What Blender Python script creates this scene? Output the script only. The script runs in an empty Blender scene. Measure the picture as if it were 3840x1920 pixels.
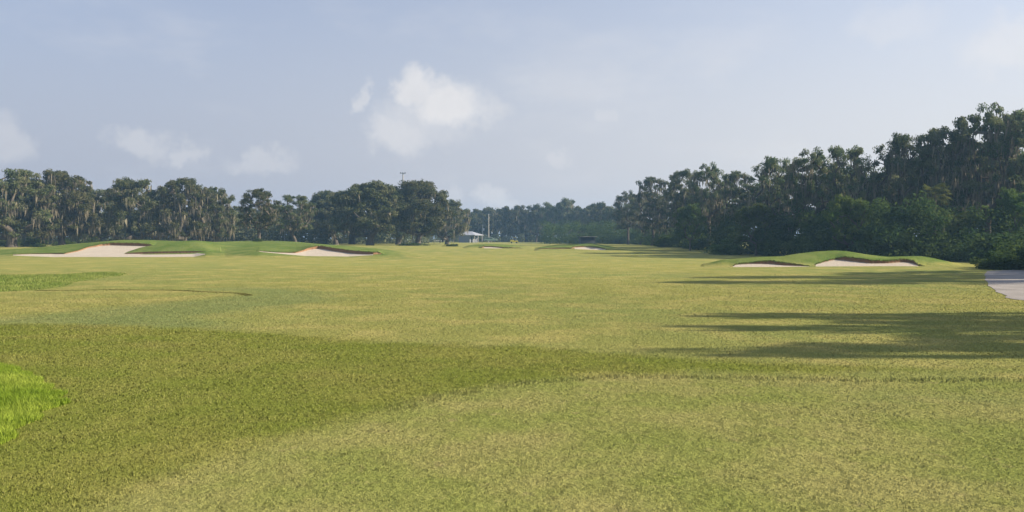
import bpy, math, random
import numpy as np
from math import radians, sin, cos, pi

# ------------------------------------------------------------------ camera, sky, sun, exposure
scene = bpy.context.scene
col = scene.collection
CAM_H, FOC, HOR = 2.2, 788.0, 238.0          # eye height (m), focal length and horizon row of the 1024 x 512 frame
SUN_EL, SUN_AZ = 27.0, 91.0                   # azimuth clockwise from +Y (the view direction)

cam_data = bpy.data.cameras.new('camera')
cam_data.sensor_width = 36.0
cam_data.lens = 36.0 * FOC / 1024.0
cam_data.shift_y = -(256.0 - HOR) / 1024.0
cam_data.clip_start = 0.1
cam_data.clip_end = 6000.0
cam = bpy.data.objects.new('camera', cam_data)
cam.location = (0, 0, CAM_H)
cam.rotation_euler = (radians(90), 0, 0)
col.objects.link(cam)
scene.camera = cam

scene.view_settings.view_transform = 'Standard'
scene.view_settings.look = 'None'
scene.view_settings.gamma = 1.0
scene.view_settings.use_curve_mapping = False
scene.view_settings.exposure = 0.9
scene.render.engine = 'CYCLES'
cy = scene.cycles
cy.use_denoising = True
cy.max_bounces = 6
cy.diffuse_bounces = 3
cy.transmission_bounces = 3
cy.transparent_max_bounces = 6
cy.volume_bounces = 0
cy.sample_clamp_indirect = 4.0

sun_data = bpy.data.lights.new('sun', 'SUN')
sun_data.energy = 5.0
sun_data.angle = radians(0.6)
sun_data.color = (1.0, 0.86, 0.66)
sun = bpy.data.objects.new('sun', sun_data)
_d = (sin(radians(SUN_AZ)) * cos(radians(SUN_EL)), cos(radians(SUN_AZ)) * cos(radians(SUN_EL)), sin(radians(SUN_EL)))
from mathutils import Vector
sun.rotation_euler = Vector(_d).to_track_quat('Z', 'Y').to_euler()
sun.location = (60, 0, 60)
col.objects.link(sun)


class NT:
    """small helper to write node trees"""
    def __init__(self, tree):
        self.t = tree
        self.n = tree.nodes
        self.l = tree.links

    def node(self, kind, **props):
        nd = self.n.new(kind)
        for k, v in props.items():
            setattr(nd, k, v)
        return nd

    def put(self, sock, v):
        if isinstance(v, bpy.types.NodeSocket):
            self.l.new(v, sock)
        elif v is not None:
            sock.default_value = v

    def math(self, op, a, b=None, c=None, clamp=False):
        nd = self.node('ShaderNodeMath', operation=op, use_clamp=clamp)
        self.put(nd.inputs[0], a); self.put(nd.inputs[1], b)
        if c is not None:
            self.put(nd.inputs[2], c)
        return nd.outputs[0]

    def vmath(self, op, a, b=None):
        nd = self.node('ShaderNodeVectorMath', operation=op)
        self.put(nd.inputs[0], a)
        if b is not None:
            self.put(nd.inputs[1], b)
        return nd.outputs['Value'] if op in ('LENGTH', 'DOT_PRODUCT') else nd.outputs['Vector']

    def smooth(self, v, lo, hi, tlo=0.0, thi=1.0):
        nd = self.node('ShaderNodeMapRange', interpolation_type='SMOOTHSTEP')
        self.put(nd.inputs[0], v)
        for i, q in zip((1, 2, 3, 4), (lo, hi, tlo, thi)):
            self.put(nd.inputs[i], q)
        return nd.outputs[0]

    def noise(self, vec, scale, detail=3.0, rough=0.55, color=False, dist=0.0):
        nd = self.node('ShaderNodeTexNoise')
        if vec is not None:
            self.put(nd.inputs['Vector'], vec)
        nd.inputs['Scale'].default_value = scale
        nd.inputs['Detail'].default_value = detail
        nd.inputs['Roughness'].default_value = rough
        nd.inputs['Distortion'].default_value = dist
        return nd.outputs['Color' if color else 'Fac']

    def mix(self, f, a, b, blend='MIX'):
        nd = self.node('ShaderNodeMix', data_type='RGBA', blend_type=blend)
        self.put(nd.inputs[0], f)
        self.put(nd.inputs[6], a if not isinstance(a, tuple) else (*a[:3], 1))
        self.put(nd.inputs[7], b if not isinstance(b, tuple) else (*b[:3], 1))
        return nd.outputs[2]

    def attr(self, name):
        nd = self.node('ShaderNodeAttribute', attribute_name=name)
        return nd.outputs['Fac']


# --- sky: Nishita daylight with soft cumulus in it, going on all round
world = bpy.data.worlds.new('World')
scene.world = world
world.use_nodes = True
W = NT(world.node_tree)
W.n.clear()
SKY_S = 0.090
sky = W.node('ShaderNodeTexSky', sky_type='NISHITA', sun_disc=False)
sky.sun_elevation = radians(SUN_EL)
sky.sun_rotation = radians(SUN_AZ)
sky.altitude = 10.0
sky.air_density = 1.15
sky.dust_density = 1.2
sky.ozone_density = 2.0
world.cycles.sampling_method = 'MANUAL'
world.cycles.sample_map_resolution = 256
tc = W.node('ShaderNodeTexCoord')
dirv = tc.outputs['Generated']
sp = W.node('ShaderNodeSeparateXYZ'); W.l.new(dirv, sp.inputs[0])
az = W.math('MULTIPLY', W.math('ARCTAN2', sp.outputs[0], sp.outputs[1]), 180 / pi)
el = W.math('MULTIPLY', sp.outputs[2], 180 / pi)
# moist morning air: pale veil that thickens towards the horizon and brightens towards the sun
toward = W.smooth(W.vmath('DOT_PRODUCT', dirv, tuple(_d)), -0.55, 0.75)
veil = W.mix(toward, (2.66, 2.78, 3.36), (4.78, 4.66, 4.72))
skyc = W.mix(W.smooth(el, 24.0, 1.0, 0.36, 0.97), W.mix(1.0, sky.outputs[0], (0.97, 0.95, 1.04), 'MULTIPLY'), veil)
cb = W.node('ShaderNodeCombineXYZ'); W.l.new(az, cb.inputs[0]); W.l.new(el, cb.inputs[1])
nz = W.node('ShaderNodeTexNoise')
W.l.new(dirv, nz.inputs['Vector'])
nz.inputs['Scale'].default_value = 22.0; nz.inputs['Detail'].default_value = 4.0; nz.inputs['Roughness'].default_value = 0.6


def vmad(v, m, a_):
    nd = W.node('ShaderNodeVectorMath', operation='MULTIPLY_ADD')
    W.l.new(v, nd.inputs[0]); W.put(nd.inputs[1], m); W.put(nd.inputs[2], a_)
    return nd.outputs[0]


angw = vmad(nz.outputs['Color'], (5.0, 3.8, 0.0), W.vmath('ADD', cb.outputs[0], (-2.5, -1.9, 0)))
# (azimuth, elevation, half width, half height, opacity) in degrees
CLOUDS = [(-4.3, 9.3, 3.7, 2.2, .76), (-6.6, 10.6, 2.2, 1.8, .70), (-7.9, 7.1, 2.8, 1.7, .48), (-6.0, 8.5, 4.0, 2.5, .36),
          (-10.9, 9.8, .8, 1.3, .42), (-25.4, 6.0, 2.2, 1.2, .34), (-22.4, 5.8, 1.5, 1.0, .32),
          (-17.4, 5.4, 2.8, .9, .27), (-33.0, 5.9, 1.8, 1.9, .34), (-1.1, 3.0, 1.7, 1.1, .42), (-4.6, 2.9, 1.6, 1.0, .3), (3.6, 5.6, 1.2, .8, .26),
          (6.9, 8.4, .7, 1.0, .24), (33.2, 11.5, 3.8, 1.9, .42), (26.0, 13.7, 3.2, 1.5, .22)]
dens = None
for (ca, ce, ra, re, op) in CLOUDS:
    dv = vmad(angw, (1 / ra, 1 / re, 0), (-ca / ra, -ce / re, 0))
    m = W.smooth(W.vmath('LENGTH', dv), 1.15, 0.38, 0.0, op)
    dens = m if dens is None else W.math('MAXIMUM', dens, m)
wn = W.noise(vmad(dirv, (1, 1, 2.4), (0, 0, 0)), 4.5, 4.0, 0.6)
wisp = W.math('MULTIPLY', W.smooth(wn, 0.50, 0.80, 0.0, 0.30), W.smooth(el, 26.0, 6.0))
dens = W.math('MAXIMUM', dens, wisp)
cloudc = W.mix(nz.outputs['Fac'], (4.3, 4.2, 4.25), (5.9, 5.7, 5.55))
fincol = W.mix(dens, skyc, cloudc)
bg = W.node('ShaderNodeBackground')
W.l.new(fincol, bg.inputs[0]); bg.inputs[1].default_value = SKY_S
wo = W.node('ShaderNodeOutputWorld'); W.l.new(bg.outputs[0], wo.inputs[0])

# ------------------------------------------------------------------ helpers
rng = np.random.default_rng(7)
random.seed(7)


def mat(name):
    m = bpy.data.materials.new(name)
    m.use_nodes = True
    nt = NT(m.node_tree)
    nt.n.clear()
    out = nt.node('ShaderNodeOutputMaterial')
    return m, nt, out


def simple_mat(name, c, rough=0.8, metal=0.0, var=0.25, scale=2.0, bump=0.0):
    m, t, out = mat(name)
    g = t.node('ShaderNodeTexCoord').outputs['Object']
    n = t.noise(g, scale, 5.0, 0.6)
    p = t.node('ShaderNodeBsdfPrincipled')
    lo = tuple(x * (1 - var) for x in c); hi = tuple(x * (1 + var) for x in c)
    t.l.new(t.mix(n, lo, hi), p.inputs['Base Color'])
    p.inputs['Roughness'].default_value = rough
    p.inputs['Metallic'].default_value = metal
    p.inputs['Specular IOR Level'].default_value = 0.3
    if bump:
        b = t.node('ShaderNodeBump'); b.inputs['Strength'].default_value = bump
        t.l.new(t.noise(g, scale * 6, 4.0), b.inputs['Height']); t.l.new(b.outputs[0], p.inputs['Normal'])
    t.l.new(p.outputs[0], out.inputs[0])
    return m


def mesh_np(name, verts, faces, smooth=False, attrs=None):
    """faces: (N,3) or (N,4) int array"""
    verts = np.ascontiguousarray(verts, dtype=np.float32)
    faces = np.ascontiguousarray(faces, dtype=np.int32)
    k = faces.shape[1]
    me = bpy.data.meshes.new(name)
    me.vertices.add(len(verts)); me.vertices.foreach_set('co', verts.ravel())
    me.loops.add(faces.size); me.loops.foreach_set('vertex_index', faces.ravel())
    me.polygons.add(len(faces))
    me.polygons.foreach_set('loop_start', np.arange(0, faces.size, k, dtype=np.int32))
    me.polygons.foreach_set('use_smooth', np.full(len(faces), smooth, dtype=bool))
    if attrs:
        for an, av in attrs.items():
            a = me.attributes.new(an, 'FLOAT', 'POINT')
            a.data.foreach_set('value', np.ascontiguousarray(av, dtype=np.float32))
    me.update(calc_edges=True)
    return me


def add(name, me, material=None, parent=None):
    o = bpy.data.objects.new(name, me)
    if material is not None:
        me.materials.append(material)
    col.objects.link(o)
    if parent is not None:
        o.parent = parent
    return o


def empty(name, loc, rz=0.0):
    o = bpy.data.objects.new(name, None)
    o.location = loc; o.rotation_euler = (0, 0, rz)
    o.empty_display_size = 0.5
    col.objects.link(o)
    return o


def tag(o, label=None, cat=None, group=None, kind=None):
    if label: o['label'] = label
    if cat: o['category'] = cat
    if group: o['group'] = group
    if kind: o['kind'] = kind
    return o


class MB:
    """mesh collector: boxes, tubes, prisms -> one mesh"""
    def __init__(self):
        self.v = []; self.f = []

    def raw(self, vs, fs):
        b = len(self.v)
        self.v += [tuple(p) for p in vs]
        self.f += [tuple(i + b for i in q) for q in fs]
        return self

    def box(self, x0, x1, y0, y1, z0, z1):
        return self.raw([(x0, y0, z0), (x1, y0, z0), (x1, y1, z0), (x0, y1, z0), (x0, y0, z1), (x1, y0, z1), (x1, y1, z1), (x0, y1, z1)],
                        [(0, 3, 2, 1), (4, 5, 6, 7), (0, 1, 5, 4), (1, 2, 6, 5), (2, 3, 7, 6), (3, 0, 4, 7)])

    def tube(self, pts, rad, n=10):
        vs = []; fs = []
        for i, p in enumerate(pts):
            p = Vector(p)
            a = Vector(pts[max(i - 1, 0)]); b = Vector(pts[min(i + 1, len(pts) - 1)])
            q = (b - a).normalized().to_track_quat('Z', 'Y')
            r = rad[i] if isinstance(rad, (list, tuple)) else rad
            for k in range(n):
                vs.append(p + q @ Vector((r * cos(2 * pi * k / n), r * sin(2 * pi * k / n), 0)))
        for i in range(len(pts) - 1):
            for k in range(n):
                fs.append((i * n + k, i * n + (k + 1) % n, (i + 1) * n + (k + 1) % n, (i + 1) * n + k))
        fs.append(tuple(reversed(range(n)))); fs.append(tuple(range((len(pts) - 1) * n, len(pts) * n)))
        return self.raw(vs, fs)

    def prism(self, poly, y0, y1):
        """poly in (x,z), extruded along y"""
        n = len(poly)
        vs = [(x, y0, z) for x, z in poly] + [(x, y1, z) for x, z in poly]
        fs = [tuple(range(n)), tuple(reversed(range(n, 2 * n)))] + [((i + 1) % n, i, n + i, n + (i + 1) % n) for i in range(n)]
        return self.raw(vs, fs)

    def build(self, name, material, parent=None, smooth=False, bevel=0.0):
        me = bpy.data.meshes.new(name)
        me.from_pydata(self.v, [], self.f)
        me.update()
        if smooth:
            for p in me.polygons: p.use_smooth = True
        o = add(name, me, material, parent)
        if bevel:
            b = o.modifiers.new('bevel', 'BEVEL'); b.width = bevel; b.segments = 2; b.limit_method = 'ANGLE'
        return o


def gnd(x, y):
    """height of the open ground: level near the tee, a gentle rise towards the far wood"""
    x = np.asarray(x, float); y = np.asarray(y, float)
    t = np.clip((y - 92) / 50.0, 0, 1)
    rise = 0.6 * t * t * (3 - 2 * t)
    w = np.clip((y - 26) / 20, 0, 1) * 0.035
    return rise + w * (np.sin(x * .13 + y * .07) + np.sin(x * .05 - y * .11 + 1.3) + .6 * np.sin(x * .31 + y * .19 + .4))


def at(px, py, Y):
    return Vector(((px - 512) / FOC * Y, Y, CAM_H - (py - HOR) * Y / FOC))


def plan(px, py, z=0.0):
    """ground point seen at a picture point"""
    Y = (CAM_H - z) * FOC / (py - HOR)
    return ((px - 512) / FOC * Y, Y)


# ------------------------------------------------------------------ turf zones (plan-view polygons, metres)
def poly_sd(poly, x, y):
    """signed distance, positive inside"""
    poly = np.asarray(poly, float)
    x = np.asarray(x, float); y = np.asarray(y, float)
    d = np.full(x.shape, 1e9); inside = np.zeros(x.shape, bool)
    n = len(poly)
    for i in range(n):
        ax, ay = poly[i]; bx, by = poly[(i + 1) % n]
        ex, ey = bx - ax, by - ay
        t = np.clip(((x - ax) * ex + (y - ay) * ey) / (ex * ex + ey * ey + 1e-12), 0, 1)
        d = np.minimum(d, np.hypot(x - ax - t * ex, y - ay - t * ey))
        c = ((ay > y) != (by > y)) & (x < ex * (y - ay) / (ey + 1e-12 * (ey == 0)) + ax)
        inside ^= c
    return np.where(inside, d, -d)


def line_d(pts, x, y):
    d = np.full(np.shape(x), 1e9)
    for (ax, ay), (bx, by) in zip(pts[:-1], pts[1:]):
        ex, ey = bx - ax, by - ay
        t = np.clip(((x - ax) * ex + (y - ay) * ey) / (ex * ex + ey * ey), 0, 1)
        d = np.minimum(d, np.hypot(x - ax - t * ex, y - ay - t * ey))
    return d


def smooth_line(pts, n=6):
    out = []
    P = [pts[0]] + list(pts) + [pts[-1]]
    for i in range(1, len(P) - 2):
        p0, p1, p2, p3 = map(np.array, P[i - 1:i + 3])
        for k in range(n):
            t = k / n
            out.append(tuple(.5 * ((2 * p1) + (p2 - p0) * t + (2 * p0 - 5 * p1 + 4 * p2 - p3) * t * t + (3 * p1 - p0 - 3 * p2 + p3) * t ** 3)))
    out.append(tuple(pts[-1]))
    return out


tee_edge = smooth_line([plan(*p) for p in [(1300, 382), (1024, 380.5), (840, 380), (652, 377), (580, 379), (513, 384.5), (437, 398), (350, 421), (246, 452), (150, 488), (80, 520)]])
TEE = tee_edge + [(-4.5, 3.0), (-4.5, -20), (40, -20), (40, 12)]
rough_top = smooth_line([plan(*p) for p in [(-120, 322), (0, 324), (110, 325), (218, 330), (330, 338), (400, 343), (537, 347), (636, 353), (800, 358), (1024, 361), (1300, 363)]])
ROUGH = rough_top + [(40, 12.2)] + tee_edge + [(-4.5, 3.0), (-40, 3.0)]
COLLAR = smooth_line([plan(*p) for p in [(-120, 327), (-120, 322), (0, 318), (100, 308.5), (167, 302.5), (222, 297.5), (246, 295), (243, 292), (200, 290), (215, 288.3), (280, 288), (325, 293), (332, 300), (285, 306), (205, 317), (225, 330), (100, 329), (0, 327)]], 3)
LUSH = smooth_line([plan(*p) for p in [(-60, 275), (20, 275.5), (60, 275.5), (105, 273.5), (120, 276), (75, 282), (60, 287), (20, 291), (-60, 292)]], 4)
far_seam = smooth_line([plan(*p) for p in [(36, 291), (100, 290.4), (170, 290.8), (222, 293), (240, 294), (247, 295.6)]])
TALL = smooth_line([plan(*p) for p in [(-60, 366), (0, 368), (36, 376), (60, 390), (69, 400), (57, 411), (38, 423), (19, 437), (0, 450), (-60, 480)]], 4)


def zones(x, y):
    return {'z_tee': np.clip(poly_sd(TEE, x, y), -3, 3), 'z_rough': np.clip(poly_sd(ROUGH, x, y) - .16 * np.maximum(np.asarray(x) - .5, 0), -3, 3),
            'z_collar': np.clip(poly_sd(COLLAR, x, y), -3, 3), 'z_lush': np.clip(np.maximum(poly_sd(LUSH, x, y), poly_sd(TALL, x, y)), -3, 3),
            'z_seam': np.clip(np.minimum(line_d(tee_edge[:40], x, y), line_d(far_seam, x, y) * 1.0), 0, 3)}


def turf_group():
    """colour of mown grass from world position and the zone it grows in"""
    g = bpy.data.node_groups.new('turf_colour', 'ShaderNodeTree')
    g.interface.new_socket('Color', in_out='OUTPUT', socket_type='NodeSocketColor')
    t = NT(g)
    go = t.node('NodeGroupOutput')
    pos = t.node('ShaderNodeNewGeometry').outputs['Position']
    flat = t.vmath('MULTIPLY', pos, (1, 1, 0))
    n_big = t.noise(flat, 0.06, 4.0, 0.6)
    n_mid = t.noise(flat, 0.45, 4.0, 0.6)
    n_fine = t.noise(flat, 3.2, 4.0, 0.65)
    n_grain = t.noise(flat, 22.0, 3.0, 0.7)
    edge = t.math('MULTIPLY', t.math('SUBTRACT', t.noise(flat, 1.1, 4.0, 0.65), 0.5), 2.4)

    def zone(name, w, amp):
        v = t.math('MULTIPLY_ADD', edge, amp, t.attr(name))
        return t.smooth(v, -w, w)
    fair = t.mix(t.smooth(n_big, 0.35, 0.65), (0.278, 0.276, 0.082), (0.228, 0.258, 0.080))
    fair = t.mix(t.smooth(n_mid, 0.42, 0.68), fair, (0.355, 0.325, 0.112))
    fair = t.mix(t.smooth(n_fine, 0.60, 0.78, 0, .45), fair, (0.120, 0.150, 0.050))
    teec = t.mix(t.smooth(n_mid, 0.36, 0.66), (0.222, 0.252, 0.066), (0.305, 0.292, 0.103))
    teec = t.mix(t.smooth(n_fine, 0.58, 0.75, 0, .5), teec, (0.345, 0.280, 0.140))
    roughc = t.mix(t.smooth(n_mid, 0.35, 0.68), (0.168, 0.200, 0.036), (0.220, 0.226, 0.054))
    roughc = t.mix(t.smooth(n_fine, 0.60, 0.8, 0, .6), roughc, (0.105, 0.135, 0.028))
    dry = t.noise(flat, 0.16, 5.0, 0.62, dist=.6)
    teec = t.mix(t.smooth(dry, .52, .70, 0, .55), teec, (0.385, 0.310, 0.150))
    teec = t.mix(t.smooth(dry, .46, .30, 0, .55), teec, (0.190, 0.235, 0.070))
    fair = t.mix(t.smooth(dry, .46, .32, 0, .45), fair, (0.200, 0.230, 0.080))
    roughc = t.mix(t.smooth(dry, .54, .70, 0, .5), roughc, (0.235, 0.205, 0.070))
    collar = t.mix(n_mid, (0.165, 0.215, 0.078), (0.200, 0.235, 0.085))
    lush = t.mix(n_fine, (0.200, 0.250, 0.062), (0.265, 0.295, 0.085))
    c = t.mix(t.math('MULTIPLY', zone('z_collar', 1.2, 0.9), .8), fair, collar)
    c = t.mix(zone('z_lush', 0.5, 0.9), c, lush)
    c = t.mix(zone('z_rough', 0.55, 0.7), c, roughc)
    c = t.mix(zone('z_tee', 0.45, 0.45), c, teec)
    c = t.mix(t.smooth(n_grain, 0.30, 0.72, 0.22, 0.0), c, (0.07, 0.075, 0.025))
    t.l.new(c, go.inputs[0])
    return g


TURF = turf_group()


def grass_mat(name, blades=False):
    m, t, out = mat(name)
    gn = t.node('ShaderNodeGroup'); gn.node_tree = TURF
    c = gn.outputs[0]
    d = t.node('ShaderNodeBsdfDiffuse')
    if blades:
        r = t.attr('rnd')
        c = t.mix(1.0, c, (1.36, 1.36, 1.34), 'MULTIPLY')
        c = t.mix(t.smooth(r, 0.55, 1.0, 0.0, 0.40), c, (0.46, 0.42, 0.17))
        c = t.mix(t.smooth(r, 0.30, 0.0, 0.0, 0.38), c, (0.12, 0.165, 0.045))
        geo = t.node('ShaderNodeNewGeometry').outputs['Normal']
        nn = t.vmath('NORMALIZE', t.vmath('ADD', t.vmath('MULTIPLY', geo, (.20, .20, .20)), (0, 0, 1.0)))
        t.l.new(nn, d.inputs['Normal'])
    else:
        pos = t.node('ShaderNodeNewGeometry').outputs['Position']
        b = t.node('ShaderNodeBump'); b.inputs['Strength'].default_value = 0.7; b.inputs['Distance'].default_value = 0.06
        t.l.new(t.noise(pos, 9.0, 5.0, 0.7), b.inputs['Height']); t.l.new(b.outputs[0], d.inputs['Normal'])
    t.l.new(c, d.inputs['Color'])
    t.l.new(d.outputs[0], out.inputs[0])
    return m


M_GROUND = grass_mat('ground_turf')
M_BLADE = grass_mat('turf_blades', True)


def mound_mat():
    m, t, out = mat('mound_turf')
    pos = t.node('ShaderNodeNewGeometry').outputs['Position']
    n1 = t.noise(pos, 0.35, 4.0, 0.6); n2 = t.noise(pos, 2.5, 5.0, 0.65)
    c = t.mix(t.smooth(n1, .35, .68), (0.100, 0.155, 0.036), (0.175, 0.212, 0.062))
    c = t.mix(t.smooth(n2, .52, .72, 0, .65), c, (0.080, 0.125, 0.034))
    c = t.mix(t.smooth(t.noise(pos, 1.1, 4.0, .6), .56, .74, 0, .5), c, (0.190, 0.185, 0.062))
    # the mown fairway runs up onto the low front of the mound
    gn = t.node('ShaderNodeGroup'); gn.node_tree = TURF
    f = t.smooth(t.math('MULTIPLY_ADD', t.math('SUBTRACT', t.noise(pos, .8, 4.0), .5), .5, t.attr('up')), 0.02, 0.30)
    c = t.mix(f, gn.outputs[0], c)
    d = t.node('ShaderNodeBsdfDiffuse')
    b = t.node('ShaderNodeBump'); b.inputs['Strength'].default_value = 0.9; b.inputs['Distance'].default_value = 0.12
    t.l.new(t.noise(pos, 6.0, 5.0, 0.7), b.inputs['Height']); t.l.new(b.outputs[0], d.inputs['Normal'])
    t.l.new(c, d.inputs['Color']); t.l.new(d.outputs[0], out.inputs[0])
    return m


M_MOUND = mound_mat()


def sand_mat():
    m, t, out = mat('bunker_sand')
    pos = t.node('ShaderNodeNewGeometry').outputs['Position']
    n = t.noise(pos, 0.8, 5.0, 0.6); n2 = t.noise(pos, 7.0, 4.0, 0.6)
    c = t.mix(n, (0.42, 0.372, 0.305), (0.52, 0.472, 0.40))
    c = t.mix(t.smooth(n2, .42, .72, 0, .5), c, (0.36, 0.30, 0.235))
    d = t.node('ShaderNodeBsdfDiffuse')
    hgt = n2
    b = t.node('ShaderNodeBump'); b.inputs['Strength'].default_value = 0.7; b.inputs['Distance'].default_value = 0.10
    t.l.new(hgt, b.inputs['Height']); t.l.new(b.outputs[0], d.inputs['Normal'])
    t.l.new(c, d.inputs['Color']); t.l.new(d.outputs[0], out.inputs[0])
    return m


M_SAND = sand_mat()
M_SOIL = simple_mat('lip_soil', (0.23, 0.135, 0.075), 0.95, var=0.5, scale=2.5, bump=0.5)
M_PATH = simple_mat('shell_path', (0.245, 0.228, 0.215), 0.95, var=0.55, scale=.7, bump=0.6)

# ------------------------------------------------------------------ ground sheet
ys = [-80, -50, -30, -18, -10, -5, -1, 2, 4]
y = 4.0; st = 0.14
while y < 1500:
    y += st; ys.append(y); st = max(0.14, (y - 4) * 0.0145 + 0.12)
ys = np.array(ys)
xs = [0.0]; st = 0.16
while xs[-1] < 1500:
    st = max(0.16, xs[-1] * 0.018 + 0.04); xs.append(xs[-1] + st)
xs = np.array([-v for v in reversed(xs[1:])] + xs)
gx, gy = np.meshgrid(xs, ys)
gz = gnd(gx, gy)
nx, ny = len(xs), len(ys)
idx = np.arange(nx * ny).reshape(ny, nx)
F = np.stack([idx[:-1, :-1], idx[:-1, 1:], idx[1:, 1:], idx[1:, :-1]], -1).reshape(-1, 4)
V = np.stack([gx, gy, gz], -1).reshape(-1, 3)
ground = add('ground', mesh_np('ground', V, F, True, zones(V[:, 0], V[:, 1])), M_GROUND)
tag(ground, 'wide mown fairway turf with olive rough and tee patches', kind='structure')

# shell path at the right edge, with a raised turf kerb line of its own shape
edge = smooth_line([plan(986.5, 271.6), plan(985, 276), plan(986.5, 281), plan(992, 288), plan(1004, 294.5), plan(1024, 300.4), (20.5, 24.5), (24, 22), (34, 20)], 6)
edge2 = [(x + .05 * sin(1.1 * i) + .03 * sin(2.3 * i), y_) for i, (x, y_) in enumerate(edge)]
right = [(60, 20), (60, 53), (33.5, 52.8)]
pts = edge2 + right
pm = bpy.data.meshes.new('shell_path')
cxy = (40, 38)
pv = [(x, y_, float(gnd(x, y_)) + .012) for x, y_ in pts] + [(cxy[0], cxy[1], float(gnd(*cxy)) + .03)]
n = len(pts)
pm.from_pydata(pv, [], [(i, (i + 1) % n, n) for i in range(n)])
path = add('gravel_path', pm, M_PATH)
tag(path, 'pale shell and gravel cart path at the right edge', kind='structure')


# ------------------------------------------------------------------ mounds with bunkers (lofted strips: apron, sand, lip, slope, back)
def C(pts):
    xs_, ys_ = zip(*pts)
    return lambda p: np.interp(p, xs_, ys_)


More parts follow.
